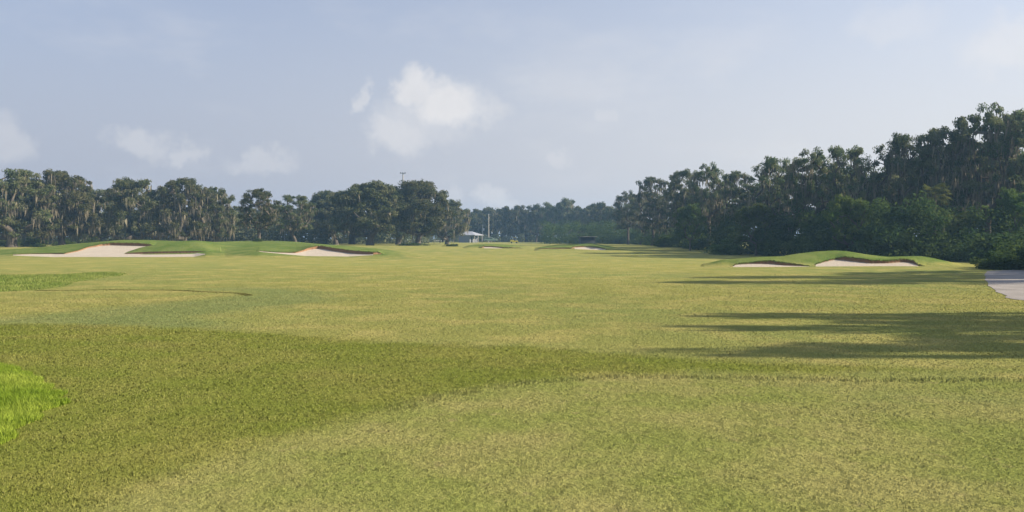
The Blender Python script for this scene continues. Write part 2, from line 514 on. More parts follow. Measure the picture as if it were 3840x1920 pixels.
class Loft:
    def __init__(self, px0, px1, step, Yt, Yc, crest, bot, top, lip, sand_spans, back=13.0, apron=5.0, curve=1.0, ks=4.2, taper=9.0):
        self.ks, self.taper = ks, taper
        self.p = np.arange(px0, px1 + 1e-6, step)
        self.Yt, self.Ycf, self.crestf, self.botf, self.topf, self.lipf = Yt, Yc, crest, bot, top, lip
        self.spans, self.back, self.apron, self.curve = sand_spans, back, apron, curve

    def cols(self, p):
        p = np.asarray(p, float)
        Yt = self.Yt(p) if callable(self.Yt) else np.full(p.shape, self.Yt)
        X1 = (p - 512) / FOC
        zb = CAM_H - (self.botf(p) - HOR) / FOC * Yt
        zb = np.maximum(zb, gnd(X1 * Yt, Yt) + 0.015)
        k = (self.topf(p) - HOR) / FOC
        ks = self.ks
        zt = (CAM_H - k * (Yt + .3 - ks * zb)) / (1 + ks * k)
        zt = np.maximum(zt, zb + .01)
        Yb = Yt + .3 + ks * (zt - zb)
        lip = np.maximum(self.lipf(p), 0) * Yb / FOC
        sm = lambda fn, w_: np.mean([fn(p + w_ * q) for q in np.linspace(-1.5, 1.5, 13)], axis=0)
        Yc = np.maximum(sm(self.Ycf, 9), Yb + 1.5)
        zc = CAM_H - (sm(self.crestf, 2.2) - HOR) / FOC * Yc
        e = np.clip((p - self.p[0]) / self.taper, 0, 1) * np.clip((self.p[-1] - p) / self.taper, 0, 1)
        e = e * e * (3 - 2 * e)               # ends sink into the open ground
        low = lambda z_, Y_: (gnd(X1 * Y_, Y_) - .05) * (1 - e) + z_ * e
        zb, zt, zc = low(zb, Yt), low(zt, Yb), low(zc, Yc)
        return X1, Yt, zb, Yb, zt, lip, Yc, zc

    def build(self, name, label, lip_root=None):
        p = self.p
        X1, Yt, zb, Yb, zt, lip, Yc, zc = self.cols(p)
        rows = []

        def row(Y, z): rows.append(np.stack([X1 * Y, Y, z], -1))
        Ya = Yt - self.apron
        for t in np.linspace(0, 1, 7):
            Y = Ya + (Yt - Ya) * t; g0 = gnd(X1 * Y, Y)
            e = t * t * (3 - 2 * t)
            row(Y, np.maximum((g0 - .03) * (1 - e) + zb * e, g0 - .03))
        i_sand = len(rows) - 1
        for t in np.linspace(0, 1, 10)[1:]:
            Y = Yt + (Yb - Yt) * t
            row(Y, zb + (zt - zb) * t ** 1.25 )
        i_lip = len(rows) - 1
        row(Yb + .02 + lip * (.18 + .12 * np.sin(p * 1.9) + .08 * np.sin(p * 4.7)), zt + lip * .55)
        row(Yb + .02 + lip * .05, zt + lip)
        i_grass = len(rows) - 1
        for t in np.linspace(0, 1, 15)[1:]:
            Y = Yb + .1 + (Yc - Yb - .1) * t
            e = (1 - (1 - t) ** 2) * .75 + .25 * t if self.curve == 1.0 else t ** self.curve * (1 - .0 * t)
            row(Y, zt + lip + (zc - zt - lip) * e)
        for t in np.linspace(0, 1, 13)[1:]:
            Y = Yc + self.back * t; e = t * t * (3 - 2 * t)
            row(Y, zc * (1 - e) + (gnd(X1 * Y, Y) - .06) * e)
        R = np.stack(rows, 0)                      # rows, cols, 3
        nr, nc = R.shape[:2]
        Vv = R.reshape(-1, 3)
        ix = np.arange(nr * nc).reshape(nr, nc)
        Q = np.stack([ix[:-1, :-1], ix[:-1, 1:], ix[1:, 1:], ix[1:, :-1]], -1)
        mid = .5 * (p[:-1] + p[1:])
        insand = np.zeros(nc - 1, int) - 1
        for si, (a, b) in enumerate(self.spans):
            insand[(mid > a) & (mid < b)] = si
        haslip = (lip[:-1] > .01)
        gm = np.ones((nr - 1, nc - 1), bool)
        gm[i_sand:i_lip][:, insand >= 0] = False
        gm[i_lip:i_grass][:, haslip] = False
        z = zones(Vv[:, 0], Vv[:, 1])
        up = Vv[:, 2] - gnd(Vv[:, 0], Vv[:, 1]) - .06
        z['up'] = up

        def sub(mask_q):
            f = Q[mask_q]
            u, inv = np.unique(f.ravel(), return_inverse=True)
            return Vv[u], inv.reshape(-1, 4), u
        v, f, u = sub(gm)
        o = add('grass_mound', mesh_np(name, v, f, True, {k_: a_[u] for k_, a_ in z.items()}), M_MOUND)
        tag(o, label, kind='structure')
        self.mound = o
        self.bunkers = []
        if lip_root is not None:
            mk = np.zeros((nr - 1, nc - 1), bool); mk[i_lip:i_grass] = haslip[None, :]
            v, f, u = sub(mk)
            add('lip', mesh_np('lip', v - np.array(lip_root.location), f, True), M_SOIL, lip_root)
        for si, (a, b) in enumerate(self.spans):
            root = empty('sand_bunker', tuple(R[i_sand, np.argmin(abs(p - .5 * (a + b)))]))
            mk = np.zeros((nr - 1, nc - 1), bool)
            mk[i_sand:i_lip] = (insand == si)[None, :]
            v, f, u = sub(mk)
            so = add('sand', mesh_np('sand', v - np.array(root.location), f, True), M_SAND, root)
            mk = np.zeros((nr - 1, nc - 1), bool)
            gap = np.array([np.maximum(np.maximum(c - mid, mid - d_), 0) for c, d_ in self.spans])
            near = haslip & (np.argmin(gap, axis=0) == si)
            mk[i_lip:i_grass] = near[None, :]
            if mk.any():
                v, f, u = sub(mk)
                add('lip', mesh_np('lip', v - np.array(root.location), f, True), M_SOIL, root)
            q = np.random.default_rng(int(a))
            cols_ = np.where(((p > a - 6) & (p < b + 10)) & (lip > .03))[0]
            cols_ = np.array([c_ for c_ in cols_ if c_ < nc - 1])
            if len(cols_):
                ci = np.repeat(cols_, 3); tt_ = q.random(len(ci))[:, None]
                base = R[i_grass, ci] * (1 - tt_) + R[i_grass, ci + 1] * tt_
                ln = .03 + .09 * q.random(len(ci)) ** 1.5; w_ = .02 + .025 * q.random(len(ci))
                tip = base + np.stack([q.normal(size=len(ci)) * .04, -.05 - .08 * q.random(len(ci)), ln * np.where(q.random(len(ci)) < .55, -1, .8)], 1)
                x_ = np.stack([w_, 0 * w_, 0 * w_], 1)
                fv = np.stack([base - x_, base + x_, tip], 1).reshape(-1, 3) - np.array(root.location)
                fo = add('grass_fringe', mesh_np('grass_fringe', fv, np.arange(len(fv)).reshape(-1, 3), False, {'up': np.full(len(fv), 1.0)}), M_MOUND, root)
                fo['kind'] = 'stuff'
            self.bunkers.append(root)
        return self

    def z(self, px, Y):
        X1, Yt, zb, Yb, zt, lip, Yc, zc = [float(np.ravel(q)[0]) for q in self.cols(np.array([px]))]
        if Y < Yb: return zb
        if Y < Yc:
            t = (Y - Yb) / (Yc - Yb)
            e = (1 - (1 - t) ** 2) * .75 + .25 * t if self.curve == 1.0 else t ** self.curve
            return zt + lip + (zc - zt - lip) * e
        t = min((Y - Yc) / self.back, 1); e = t * t * (3 - 2 * t)
        return zc * (1 - e) + float(gnd(X1 * Y, Y)) * e


loftA = Loft(-60, 440, .6, 89.0, C([(-60, 108), (200, 106), (228, 122), (250, 146), (300, 146), (330, 130), (380, 112), (440, 104)]),
             C([(-60, 252.5), (-30, 251), (0, 249.6), (34, 248), (65, 244.6), (93, 242.3), (121, 239.9), (149, 240), (177, 241), (196, 240.5), (214, 241.9), (250, 240.7), (278, 240.9), (297, 241.8), (316, 243.6), (340, 245.4), (360, 246.8), (381, 249), (409, 252.5), (440, 256)]),
             C([(-60, 257), (0, 256.2), (13, 255.4), (30, 256.2), (65, 257.4), (130, 258.7), (177, 258.3), (195, 256.6), (206, 254.2), (225, 255.4), (250, 252.4), (259, 251.6), (288, 254.5), (306, 256), (348, 256.5), (373, 255.1), (395, 256), (440, 257.5)]),
             C([(-60, 256.8), (0, 256), (13, 254.8), (31, 254.1), (65, 254), (79, 251.2), (88, 248.1), (102, 245.8), (112, 245.3), (140, 246.0), (152, 246.4), (165, 248.5), (190, 252.6), (206, 253.9), (225, 255), (250, 252), (259, 251.2), (278.6, 252.7), (296, 253.1), (302, 251.8), (310, 249.6), (318.6, 248.6), (325, 249.3), (334.5, 251.2), (353, 253.6), (373.6, 254.5), (382, 254), (395, 255.8), (440, 257.3)]),
             C([(-60, 0), (12, 0), (16, .5), (65, 1.0), (88, 1.3), (102, 2.0), (112, 2.6), (140, 3.0), (150, 2.2), (156, 0), (256, 0), (262, .4), (290, .7), (302, 1.6), (312, 2.6), (325, 3.1), (345, 3.2), (365, 2.8), (378, 2.4), (382, .4), (384, 0), (440, 0)]),
             [(13, 205), (259.5, 373)], back=15, curve=1.0, ks=7.5)
loftA.build('grass_mound', 'long green turf mound with raised putting surface on the left')
tag(loftA.bunkers[0], 'large pale sand bunker with grass tongue at far left of the mound', 'bunker', 'sand bunkers')
tag(loftA.bunkers[1], 'crescent sand bunker with dark soil lip right of the biggest bunker', 'bunker', 'sand bunkers')
tongue = Loft(123, 222, .6, 91.6, C([(123, 93), (150, 95.5), (222, 97)]),
              C([(123, 253.5), (130.5, 250.7), (140, 247.6), (149, 245.7), (158, 244.4), (177, 243.4), (200, 243.6), (222, 247)]),
              C([(123, 255.2), (149, 253.8), (205, 252.8), (222, 254)]), C([(123, 255.1), (149, 253.7), (205, 252.7), (222, 253.9)]),
              C([(123, .8), (127, 1.9), (149, 2.0), (190, 1.9), (208, 1.2), (214, 0), (222, 0)]), [], back=5.0, apron=.5, taper=1.2)
tongue.build('grass_mound', 'rounded grass tongue running into the largest bunker', loftA.bunkers[0])
loftB = Loft(696, 990, .7, 59.0, C([(696, 62), (990, 65)]),
             C([(696, 266), (704, 264.4), (722, 259.8), (760, 256.9), (781, 256.3), (797, 253.6), (816, 251.4), (834.4, 250.4), (847, 251.1), (865.5, 254.2), (888, 256.8), (903, 256.2), (921.4, 256.1), (934, 258.3), (952, 262.6), (971, 266.6), (983, 268.8), (990, 270)]),
             C([(696, 267.6), (733, 267.2), (810, 266.9), (816, 266.4), (822, 267.3), (870, 267.9), (918, 267.5), (950, 268), (990, 269)]),
             C([(696, 267.4), (730, 267), (733, 266.2), (736.5, 264.6), (751, 263.8), (771, 263.9), (783, 265.3), (808, 266.3), (812, 266.4), (816, 264.3), (825.7, 261.7), (835.7, 259.6), (853, 261.3), (872, 263.5), (888, 263.3), (903, 262.1), (912.7, 262.9), (918, 265.8), (925, 267.2), (990, 268.9)]),
             C([(696, 0), (730, 0), (736, .9), (751, 1.8), (773, 3.6), (791, 2.4), (806, .9), (812, 0), (816, 0.6), (826, 1.0), (836, 1.7), (845, 4.0), (866, 3.7), (888, 2.8), (903, 3.3), (914, 2.6), (920, 1.2), (926, 0), (990, 0)]),
             [(733, 809), (815.5, 918.5)], back=9, apron=4)
loftB.build('grass_mound', 'rounded green turf mound in front of the dark wood on the right')
tag(loftB.bunkers[0], 'thin shallow sand bunker on the left side of the right mound', 'bunker', 'sand bunkers')
tag(loftB.bunkers[1], 'wide arched sand bunker on the right mound near gravel path', 'bunker', 'sand bunkers')
loftC = Loft(460, 540, .5, 128.0, C([(460, 140), (540, 140)]),
             C([(460, 246.6), (474, 244.6), (486, 244), (500, 244.1), (515, 245.2), (530, 246.4), (540, 247.2)]),
             C([(460, 248.2), (484, 248.3), (540, 248.4)]), C([(460, 248.1), (482, 248.0), (484.5, 247.1), (492, 247.1), (501, 247.9), (504, 248.2), (540, 248.3)]),
             C([(460, 0), (478, 0), (482, 1.0), (498, 1.1), (505, .9), (520, .5), (524, 0), (540, 0)]), [(484, 502)], back=12)
loftC.build('grass_mound', 'low far turf mound before the grey shed')
tag(loftC.bunkers[0], 'tiny distant sand bunker in front of the grey shed', 'bunker', 'sand bunkers')
loftD = Loft(532, 634, .6, 118.0, C([(532, 128), (634, 130)]),
             C([(532, 248.2), (538, 247.2), (557, 244.6), (576, 243.9), (590, 243), (604, 245.2), (622, 248.2), (634, 249.4)]),
             C([(532, 249), (575, 249), (600, 250), (634, 250.2)]), C([(532, 248.9), (538, 248.8), (572, 248.7), (575, 247.6), (585, 247), (600, 248.2), (606, 249.6), (634, 250)]),
             C([(532, 0), (540, .4), (556, 1.2), (575, 1.2), (590, 1.0), (606, .4), (609, 0), (634, 0)]), [(574.5, 606)], back=12)
loftD.build('grass_mound', 'low far turf mound half in tree shade right of centre')
tag(loftD.bunkers[0], 'small shaded sand bunker before the dark shelter near the wood', 'bunker', 'sand bunkers')

# ------------------------------------------------------------------ foliage materials
def leaf_mat(name, c1, c2, trans=0.3, rnd=0.25):
    m, t, out = mat(name)
    oi = t.node('ShaderNodeObjectInfo')
    g = t.node('ShaderNodeTexCoord').outputs['Object']
    n = t.noise(g, 0.55, 3.0, 0.6)
    c = t.mix(t.smooth(n, .35, .68), c1, c2)
    h = t.node('ShaderNodeHueSaturation')
    t.l.new(c, h.inputs['Color'])
    t.l.new(t.math('MULTIPLY_ADD', oi.outputs['Random'], 2 * rnd, 1 - rnd), h.inputs['Value'])
    t.l.new(t.math('MULTIPLY_ADD', oi.outputs['Random'], .03, .485), h.inputs['Hue'])
    d = t.node('ShaderNodeBsdfDiffuse'); tr = t.node('ShaderNodeBsdfTranslucent')
    t.l.new(h.outputs[0], d.inputs[0]); t.l.new(h.outputs[0], tr.inputs[0])
    mx = t.node('ShaderNodeMixShader'); mx.inputs[0].default_value = trans
    t.l.new(d.outputs[0], mx.inputs[1]); t.l.new(tr.outputs[0], mx.inputs[2])
    t.l.new(mx.outputs[0], out.inputs[0])
    return m


M_LEAF = leaf_mat('oak_leaves', (0.076, 0.100, 0.042), (0.180, 0.182, 0.096))
M_LEAF_WOOD = leaf_mat('wood_leaves', (0.072, 0.105, 0.046), (0.185, 0.200, 0.100), .5)
M_LEAF_SUNLIT = leaf_mat('sunlit_leaves', (0.060, 0.105, 0.024), (0.140, 0.180, 0.050), .4)  # sunlight on shrubs and small trees put into a lighter green
M_MOSS = leaf_mat('spanish_moss', (0.17, 0.155, 0.118), (0.29, 0.262, 0.198), .4, .15)
M_BARK = simple_mat('oak_bark', (0.095, 0.082, 0.068), .95, var=.4, scale=1.5, bump=.6)
M_PALM = leaf_mat('palm_fronds', (0.090, 0.120, 0.035), (0.150, 0.165, 0.055), .35)
M_TALL = leaf_mat('tall_grass_blades', (0.225, 0.315, 0.034), (0.365, 0.435, 0.072), .40, .02)
M_LUSH = leaf_mat('lush_grass_blades', (0.165, 0.225, 0.048), (0.270, 0.300, 0.085), .35, .02)
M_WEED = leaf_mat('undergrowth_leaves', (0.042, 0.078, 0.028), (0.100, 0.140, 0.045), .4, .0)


def leaf_quads(r, centers, radii, per, size, flat=0.62):
    """rhombic leaf sprays scattered through each clump"""
    nC = len(centers)
    k = np.repeat(np.arange(nC), per)
    u = r.normal(size=(len(k), 3)); u /= np.linalg.norm(u, axis=1)[:, None]
    rad = r.random(len(k)) ** 0.45
    pos = centers[k] + u * (rad * radii[k])[:, None] * np.array([1, 1, flat])
    nrm = u * .6 + r.normal(size=(len(k), 3)) * .6 + np.array([0, 0, .35]); nrm /= np.linalg.norm(nrm, axis=1)[:, None]
    t1 = np.cross(nrm, r.normal(size=(len(k), 3))); t1 /= np.linalg.norm(t1, axis=1)[:, None]
    t2 = np.cross(nrm, t1)
    s = size * (.6 + .8 * r.random(len(k)))[:, None]
    bend = nrm * s * .25
    v = np.stack([pos - t1 * s, pos - t2 * s * .48 + bend, pos + t1 * s, pos + t2 * s * .48 + bend], 1).reshape(-1, 3)
    return v, np.arange(len(v)).reshape(-1, 4)


def moss_strips(r, anchors, lmin, lmax, wid):
    nA = len(anchors)
    L = lmin + (lmax - lmin) * r.random(nA) ** 1.6
    a = r.random(nA) * 2 * pi
    dirx = np.stack([np.cos(a), np.sin(a), np.zeros(nA)], 1)
    w = wid * (.5 + r.random(nA))
    sway = r.normal(size=(nA, 3)) * np.array([.12, .12, 0])
    rows = []
    for t, ww in ((0, .55), (.25, 1.0), (.6, .7), (1.0, .06)):
        c = anchors + np.array([0, 0, -1]) * (L * t)[:, None] + sway * (L * t * t)[:, None] + r.normal(size=(nA, 3)) * .03
        half = dirx * (w * ww * .5 * (.8 + .4 * r.random(nA)))[:, None]
        rows += [c - half, c + half]
    v = np.stack(rows, 1).reshape(-1, 3)
    b = (np.arange(nA) * 8)[:, None]
    f = np.concatenate([b + np.array([i, i + 1, i + 3, i + 2]) for i in (0, 2, 4)], 1).reshape(-1, 4)
    return v, f


class Oak:
    def __init__(self, seed, H, R, bole, nl, lobe_r, per_lobe, clump_r, per, leaf, moss, trunk_r, lean=0.0, fork=False, low=0.25, inner=.25, moss_len=(.5, 2.2), moss_w=.2, leafmat=None, airy=0.0):
        r = np.random.default_rng(seed)
        self.H, self.R = H, R
        ga = pi * (3 - 5 ** .5)
        lobes = []
        for i in range(nl):
            u = low + (1 - low) * (i + .5) / nl
            th = i * ga + r.random() * .6
            lr = lobe_r * (.5 + .8 * r.random())
            zz = bole + (H - bole - lr * .9) * u ** .9
            k = (u - .40) / .62
            rr = (R - lr * .9) * math.sqrt(max(0.03, 1 - k * k)) * (.70 + .45 * r.random())
            zz += r.normal() * .35
            lobes.append((np.array([rr * cos(th), rr * sin(th), zz]), lr))
        for i in range(nl // 2):      # small tufts standing proud of the crown give it a ragged outline
            th = r.random() * 2 * pi; q = r.random() ** .6
            rr = R * .92 * q; zt_ = bole + (H - bole) * (.50 + .52 * math.sqrt(max(0, 1 - q * q)) * (.9 + .2 * r.random()))
            lobes.append((np.array([rr * cos(th), rr * sin(th), min(zt_, H * .97) - .6]), .75 + .5 * r.random()))
        P = [np.array([0, 0, -.25]), np.array([0, 0, .35])]; par = [-1, 0]
        lx, ly = lean * bole, .3 * lean * bole
        for q in (.5, 1.0):
            P.append(np.array([lx * q * q, ly * q, .35 + (bole - .35) * q])); par.append(len(P) - 2)
        top = len(P) - 1
        roots = [top]
        if fork:
            for sgn in (-1, 1):
                P.append(P[top] + np.array([sgn * .8, .2 * sgn, .9])); par.append(top)
                P.append(P[-1] + np.array([sgn * .9, .3 * sgn, 1.2])); par.append(len(P) - 2)
                roots.append(len(P) - 1)
        for c, lr in sorted(lobes, key=lambda q: np.linalg.norm(q[0])):
            cand = np.array(P[top:])
            dd = np.linalg.norm(cand - c, axis=1) + .9 * np.maximum(0, cand[:, 2] - c[2] + .6) + .25 * np.linalg.norm(cand - P[top], axis=1)
            j = int(np.argmin(dd)) + top
            s0 = P[j]; dist = np.linalg.norm(c - s0); ns = max(2, int(dist / 1.0))
            prev = j
            side = r.normal(size=3) * .10 * dist
            for q in range(1, ns + 1):
                t = q / ns
                p = s0 + (c - s0) * t + side * sin(pi * t) + np.array([0, 0, .16 * dist * (sin(pi * t * .5) - t)])
                P.append(p + r.normal(size=3) * .06); par.append(prev); prev = len(P) - 1
        cl = []
        for c, lr in lobes:
            pl = per_lobe if lr > 1.25 else max(4, per_lobe // 2)
            u = r.normal(size=(pl, 3)); u /= np.linalg.norm(u, axis=1)[:, None]
            u[:, 2] = np.where(u[:, 2] < -.35, -u[:, 2], u[:, 2])
            rad = np.where(r.random(pl) < inner, .45, .75 + .4 * r.random(pl))
            cl.append(c + u * (rad * lr)[:, None] * np.array([1, 1, .85]))
        cl = np.concatenate(cl); cl = cl[cl[:, 2] > bole * .75]
        hole = np.sin(cl[:, 0] * 1.3 + seed) * np.sin(cl[:, 1] * 1.3 + 2 * seed) * np.sin(cl[:, 2] * 1.1)
        cl = cl[r.random(len(cl)) > airy * np.clip((cl[:, 2] / H - .45) / .4, 0, 1) * (.75 + .9 * hole)]
        cl = cl[np.argsort(np.linalg.norm(cl - P[top], axis=1))]
        tips = []
        for c in cl:
            cand = np.array(P[top:])
            j = int(np.argmin(np.linalg.norm(cand - c, axis=1))) + top
            m = (P[j] + c) * .5 + r.normal(size=3) * .15
            P.append(m); par.append(j); P.append(c); par.append(len(P) - 2); tips.append(len(P) - 1)
        P = np.array(P); par = np.array(par); nP = len(P)
        rad = np.zeros(nP); acc = np.zeros(nP); haschild = np.zeros(nP, bool); haschild[par[1:]] = True
        for i in range(nP - 1, 0, -1):
            rr = acc[i] ** (1 / 2.35) if haschild[i] else .022
            rad[i] = rr; acc[par[i]] += rr ** 2.35
        rad[0] = rad[1]
        sc = trunk_r / rad[top]
        rad = np.maximum(rad * sc, .014)
        rad[1] = trunk_r * 1.25; rad[0] = trunk_r * 1.75
        vs, fs, nb = [], [], 0
        for i in range(1, nP):
            j = par[i]; n = 9 if rad[i] > .2 else 6 if rad[i] > .06 else 4
            d = P[i] - P[j]; ln = np.linalg.norm(d)
            if ln < 1e-4: continue
            d = d / ln; a1 = np.cross(d, [0.3, 1, .2]); a1 /= np.linalg.norm(a1); a2 = np.cross(d, a1)
            th = np.arange(n) * 2 * pi / n
            ring = np.cos(th)[:, None] * a1 + np.sin(th)[:, None] * a2
            r0 = min(rad[j], rad[i] * 1.5) if j >= top else rad[j]
            vs += [P[j] - d * r0 * .3 + ring * r0, P[i] + ring * rad[i]]
            k = np.arange(n)
            fs.append(np.stack([nb + k, nb + (k + 1) % n, nb + n + (k + 1) % n, nb + n + k], 1)); nb += 2 * n
        self.trunk = mesh_np('trunk', np.concatenate(vs), np.concatenate(fs), True); self.trunk.materials.append(M_BARK)
        C_ = P[tips]
        v, f = leaf_quads(r, C_, clump_r * (.65 + .7 * r.random(len(C_))), per, leaf)
        self.crown = mesh_np('crown', v, f); self.crown.materials.append(leafmat or M_LEAF)
        self.hang = None
        if moss:
            pool = np.concatenate([C_ + r.normal(size=C_.shape) * .3, P[top + 1:]])
            pool = pool[pool[:, 2] > bole * .8]
            wgt = np.exp(-((pool[:, 2] - .5 * H) / (.36 * H)) ** 2)
            # moss grows in bunches: pick bunch sites, several strands at each
            sites = pool[r.choice(len(pool), moss // 6, p=wgt / wgt.sum())]
            an = np.repeat(sites, 6, axis=0) + r.normal(size=(len(sites) * 6, 3)) * np.array([.45, .45, .25])
            Lm = np.minimum(moss_len[1], an[:, 2] - .5)
            v, f = moss_strips(r, an, moss_len[0], moss_len[1], moss_w)
            v[:, 2] = np.maximum(v[:, 2], .5)
            self.hang = mesh_np('hanging_moss', v, f); self.hang.materials.append(M_MOSS)

    def place(self, name, loc, H, Wd, rz, label, group, cat='tree'):
        o = empty(name, loc, rz)
        k = Wd / (2 * self.R)
        o.scale = (k, k, H / self.H)
        tag(o, label, cat, group)
        for nm, me in (('trunk', self.trunk), ('crown', self.crown), ('hanging_moss', self.hang)):
            if me is None: continue
            c = bpy.data.objects.new(nm, me); col.objects.link(c); c.parent = o
            if nm == 'hanging_moss': c['kind'] = 'stuff'
        return o


# kinds of oak
K_BROAD = [Oak(11, 14, 7.5, 1.9, 34, 2.0, 12, .85, 85, .19, 1100, .8, low=.02, inner=.3, moss_len=(.7, 2.6), moss_w=.22, airy=.5), Oak(12, 14, 7.5, 1.8, 36, 1.9, 12, .85, 85, .19, 1300, .62, lean=.6, low=.02, inner=.3, moss_len=(.7, 2.6), moss_w=.22, airy=.5),
           Oak(13, 14, 7.0, 2.0, 32, 2.0, 12, .9, 85, .19, 1000, .6, low=.02, inner=.3, moss_len=(.7, 2.6), moss_w=.22, airy=.5)]
K_OPEN = [Oak(21, 13, 7.0, 2.2, 34, 2.1, 14, .95, 95, .19, 240, .62, lean=.15, fork=True, low=.04, inner=.4), Oak(22, 13, 6.5, 2.2, 32, 2.1, 14, .95, 95, .19, 420, .5, lean=.35, low=.02, inner=.4)]
K_WOOD = [Oak(31, 14, 5.0, 4.0, 24, 1.6, 10, .66, 80, .155, 620, .38, low=.10, moss_len=(.5, 2.0), moss_w=.16, leafmat=M_LEAF_WOOD, airy=.62), Oak(32, 14, 5.2, 3.4, 26, 1.6, 10, .7, 80, .155, 460, .42, low=.08, lean=.3, moss_w=.16, leafmat=M_LEAF_WOOD, airy=.62),
          Oak(33, 14, 4.8, 3.8, 22, 1.6, 10, .66, 80, .155, 760, .36, low=.12, fork=True, moss_w=.16, leafmat=M_LEAF_WOOD, airy=.62), Oak(34, 14, 5.4, 3.0, 28, 1.6, 10, .7, 80, .155, 520, .42, low=.05, moss_w=.16, leafmat=M_LEAF_WOOD, airy=.62)]
K_FAR = [Oak(41, 13, 6.0, 2.6, 20, 2.0, 10, .95, 65, .27, 420, .45, low=.05, moss_w=.28, airy=.5), Oak(42, 13, 5.5, 2.6, 20, 1.9, 10, .95, 65, .27, 520, .4, low=.05, lean=.3, moss_w=.28, airy=.5)]


def tree(kind, px, top, Y, wpx, rz, label, group, z=None, name='live_oak'):
    X = (px - 512) / FOC * Y
    z0 = float(gnd(X, Y)) if z is None else z
    H = CAM_H + (HOR - top) / FOC * Y - z0
    return kind.place(name, (X, Y, z0 - .02), H * 1.0, wpx * Y / FOC, rz, label, group)


G_L = 'mossy oaks on the left'
tree(K_BROAD[0], 12, 170, 140, 82, 2.9, 'mossy oak with thick flared trunk at the left edge', G_L)
tree(K_BROAD[1], 62, 172, 146, 74, 1.9, 'mossy oak with leaning trunk, second from the left edge', G_L)
tree(K_BROAD[2], 132, 180, 152, 58, 3.3, 'mossy oak behind the upper end of the largest bunker', G_L)
tree(K_BROAD[0], 184, 178, 155, 54, 4.6, 'mossy oak with ragged top behind the grass tongue', G_L)
tree(K_BROAD[1], 213, 188, 160, 46, 0.2, 'smaller oak ending the left row beside a gap of sky', G_L)
LB = ['mossy oak just beyond the left edge, crown reaching in', 'oak behind the gap between the first two left oaks', 'oak in the dip between second and third left oaks', 'oak behind the third and fourth left oaks', 'low oak behind the right end of the left row']
for bi, (px, top, Y, w, k, rz) in enumerate(((-58, 172, 150, 80, 2, 1), (38, 184, 176, 70, 2, 5), (98, 190, 178, 56, 0, 2.2), (160, 194, 182, 60, 1, 3.9), (205, 202, 190, 56, 2, .7))):
    tree(K_BROAD[k], px, top, Y, w, rz, LB[bi], 'oaks behind the left row')
zA = loftA.z(257, 135)
tree(K_WOOD[3], 259, 189, 135, 42, 1.2, 'slim dark oak standing alone on the raised green between bunkers', 'oaks behind the green', z=zA)
tree(K_WOOD[1], 296, 195, 152, 40, 2.8, 'two-topped oak just right of the oak on the raised green', 'oaks behind the green')
LB = ['low hazy oak just left of the lone oak on the green', 'hazy oak between the lone oak and the two-topped oak', 'hazy oak between the two-topped oak and central clump', 'lowest hazy oak in the sky gap right of the left row']
for bi, (px, top, Y, w, k) in enumerate(((238, 206, 225, 46, 0), (275, 205, 230, 50, 1), (312, 203, 225, 46, 0), (226, 210, 240, 46, 1))):
    tree(K_FAR[k], px, top, Y, w, px * .37, LB[bi], 'back row behind the green')
G_M = 'oaks in the middle'
tree(K_OPEN[1], 336, 192, 188, 56, 2.0, 'dark dense oak on the left of the central clump', G_M)
tree(K_OPEN[0], 370, 183, 163, 74, 0.3, 'broad rounded oak with black forked trunk in the central clump', G_M)
tree(K_OPEN[1], 418, 182, 167, 64, 0.9, 'tall rounded oak with hanging moss and leaning trunk, centre clump', G_M)
tree(K_BROAD[2], 447, 201, 205, 44, 1.4, 'smaller oak on the right of the central clump beside carport', G_M)
tree(K_OPEN[0], 352, 194, 200, 60, 4.2, 'dark oak set back inside the central clump', G_M)
tree(K_OPEN[1], 398, 190, 196, 60, 5.0, 'oak set back between the two tall central oaks', G_M)
G_F = 'far oaks behind the fairway'
FAR = [(468, 208, 300, 34, 'far oak rising directly behind the grey shed'), (490, 208, 305, 34, 'far oak behind the two utility poles'),
       (514, 205, 296, 30, 'far oak behind the yellow utility cart'), (536, 205, 300, 26, 'far oak with dead grey limb, right of the yellow cart'),
       (553, 202, 290, 28, 'tall far oak left of the highest far treetop'), (566, 199, 284, 24, 'highest and slimmest of the far oaks'),
       (584, 205, 280, 28, 'far oak above the dark shelter'), (600, 203, 262, 28, 'sunlit green far oak nearest the right wood'),
       (614, 206, 245, 26, 'far oak touching the left end of the right wood')]
for i, (px, top, Y, w, lb) in enumerate(FAR):
    tree(K_FAR[i % 2], px, top, Y, w, i * 1.7, lb, G_F)
for i, (px, top, Y, w) in enumerate([(456, 209, 335, 36), (480, 211, 340, 36), (502, 210, 338, 36), (526, 209, 335, 36), (545, 211, 330, 36), (575, 208, 325, 36), (595, 208, 310, 34), (618, 207, 300, 34)]):
    tree(K_FAR[(i + 1) % 2], px, top, Y, w, i * 2.3, 'rearmost hazy oak seen ' + ['over the carport', 'between the shed and the poles', 'between the tall pole and the yellow cart', 'right above the yellow cart', 'left of the tall far oak', 'right of the highest far oak',
                                                                'behind the sunlit far oak', 'behind the first oak of the right wood'][i], 'rearmost far oaks')
G_R = 'oaks along the right wood'
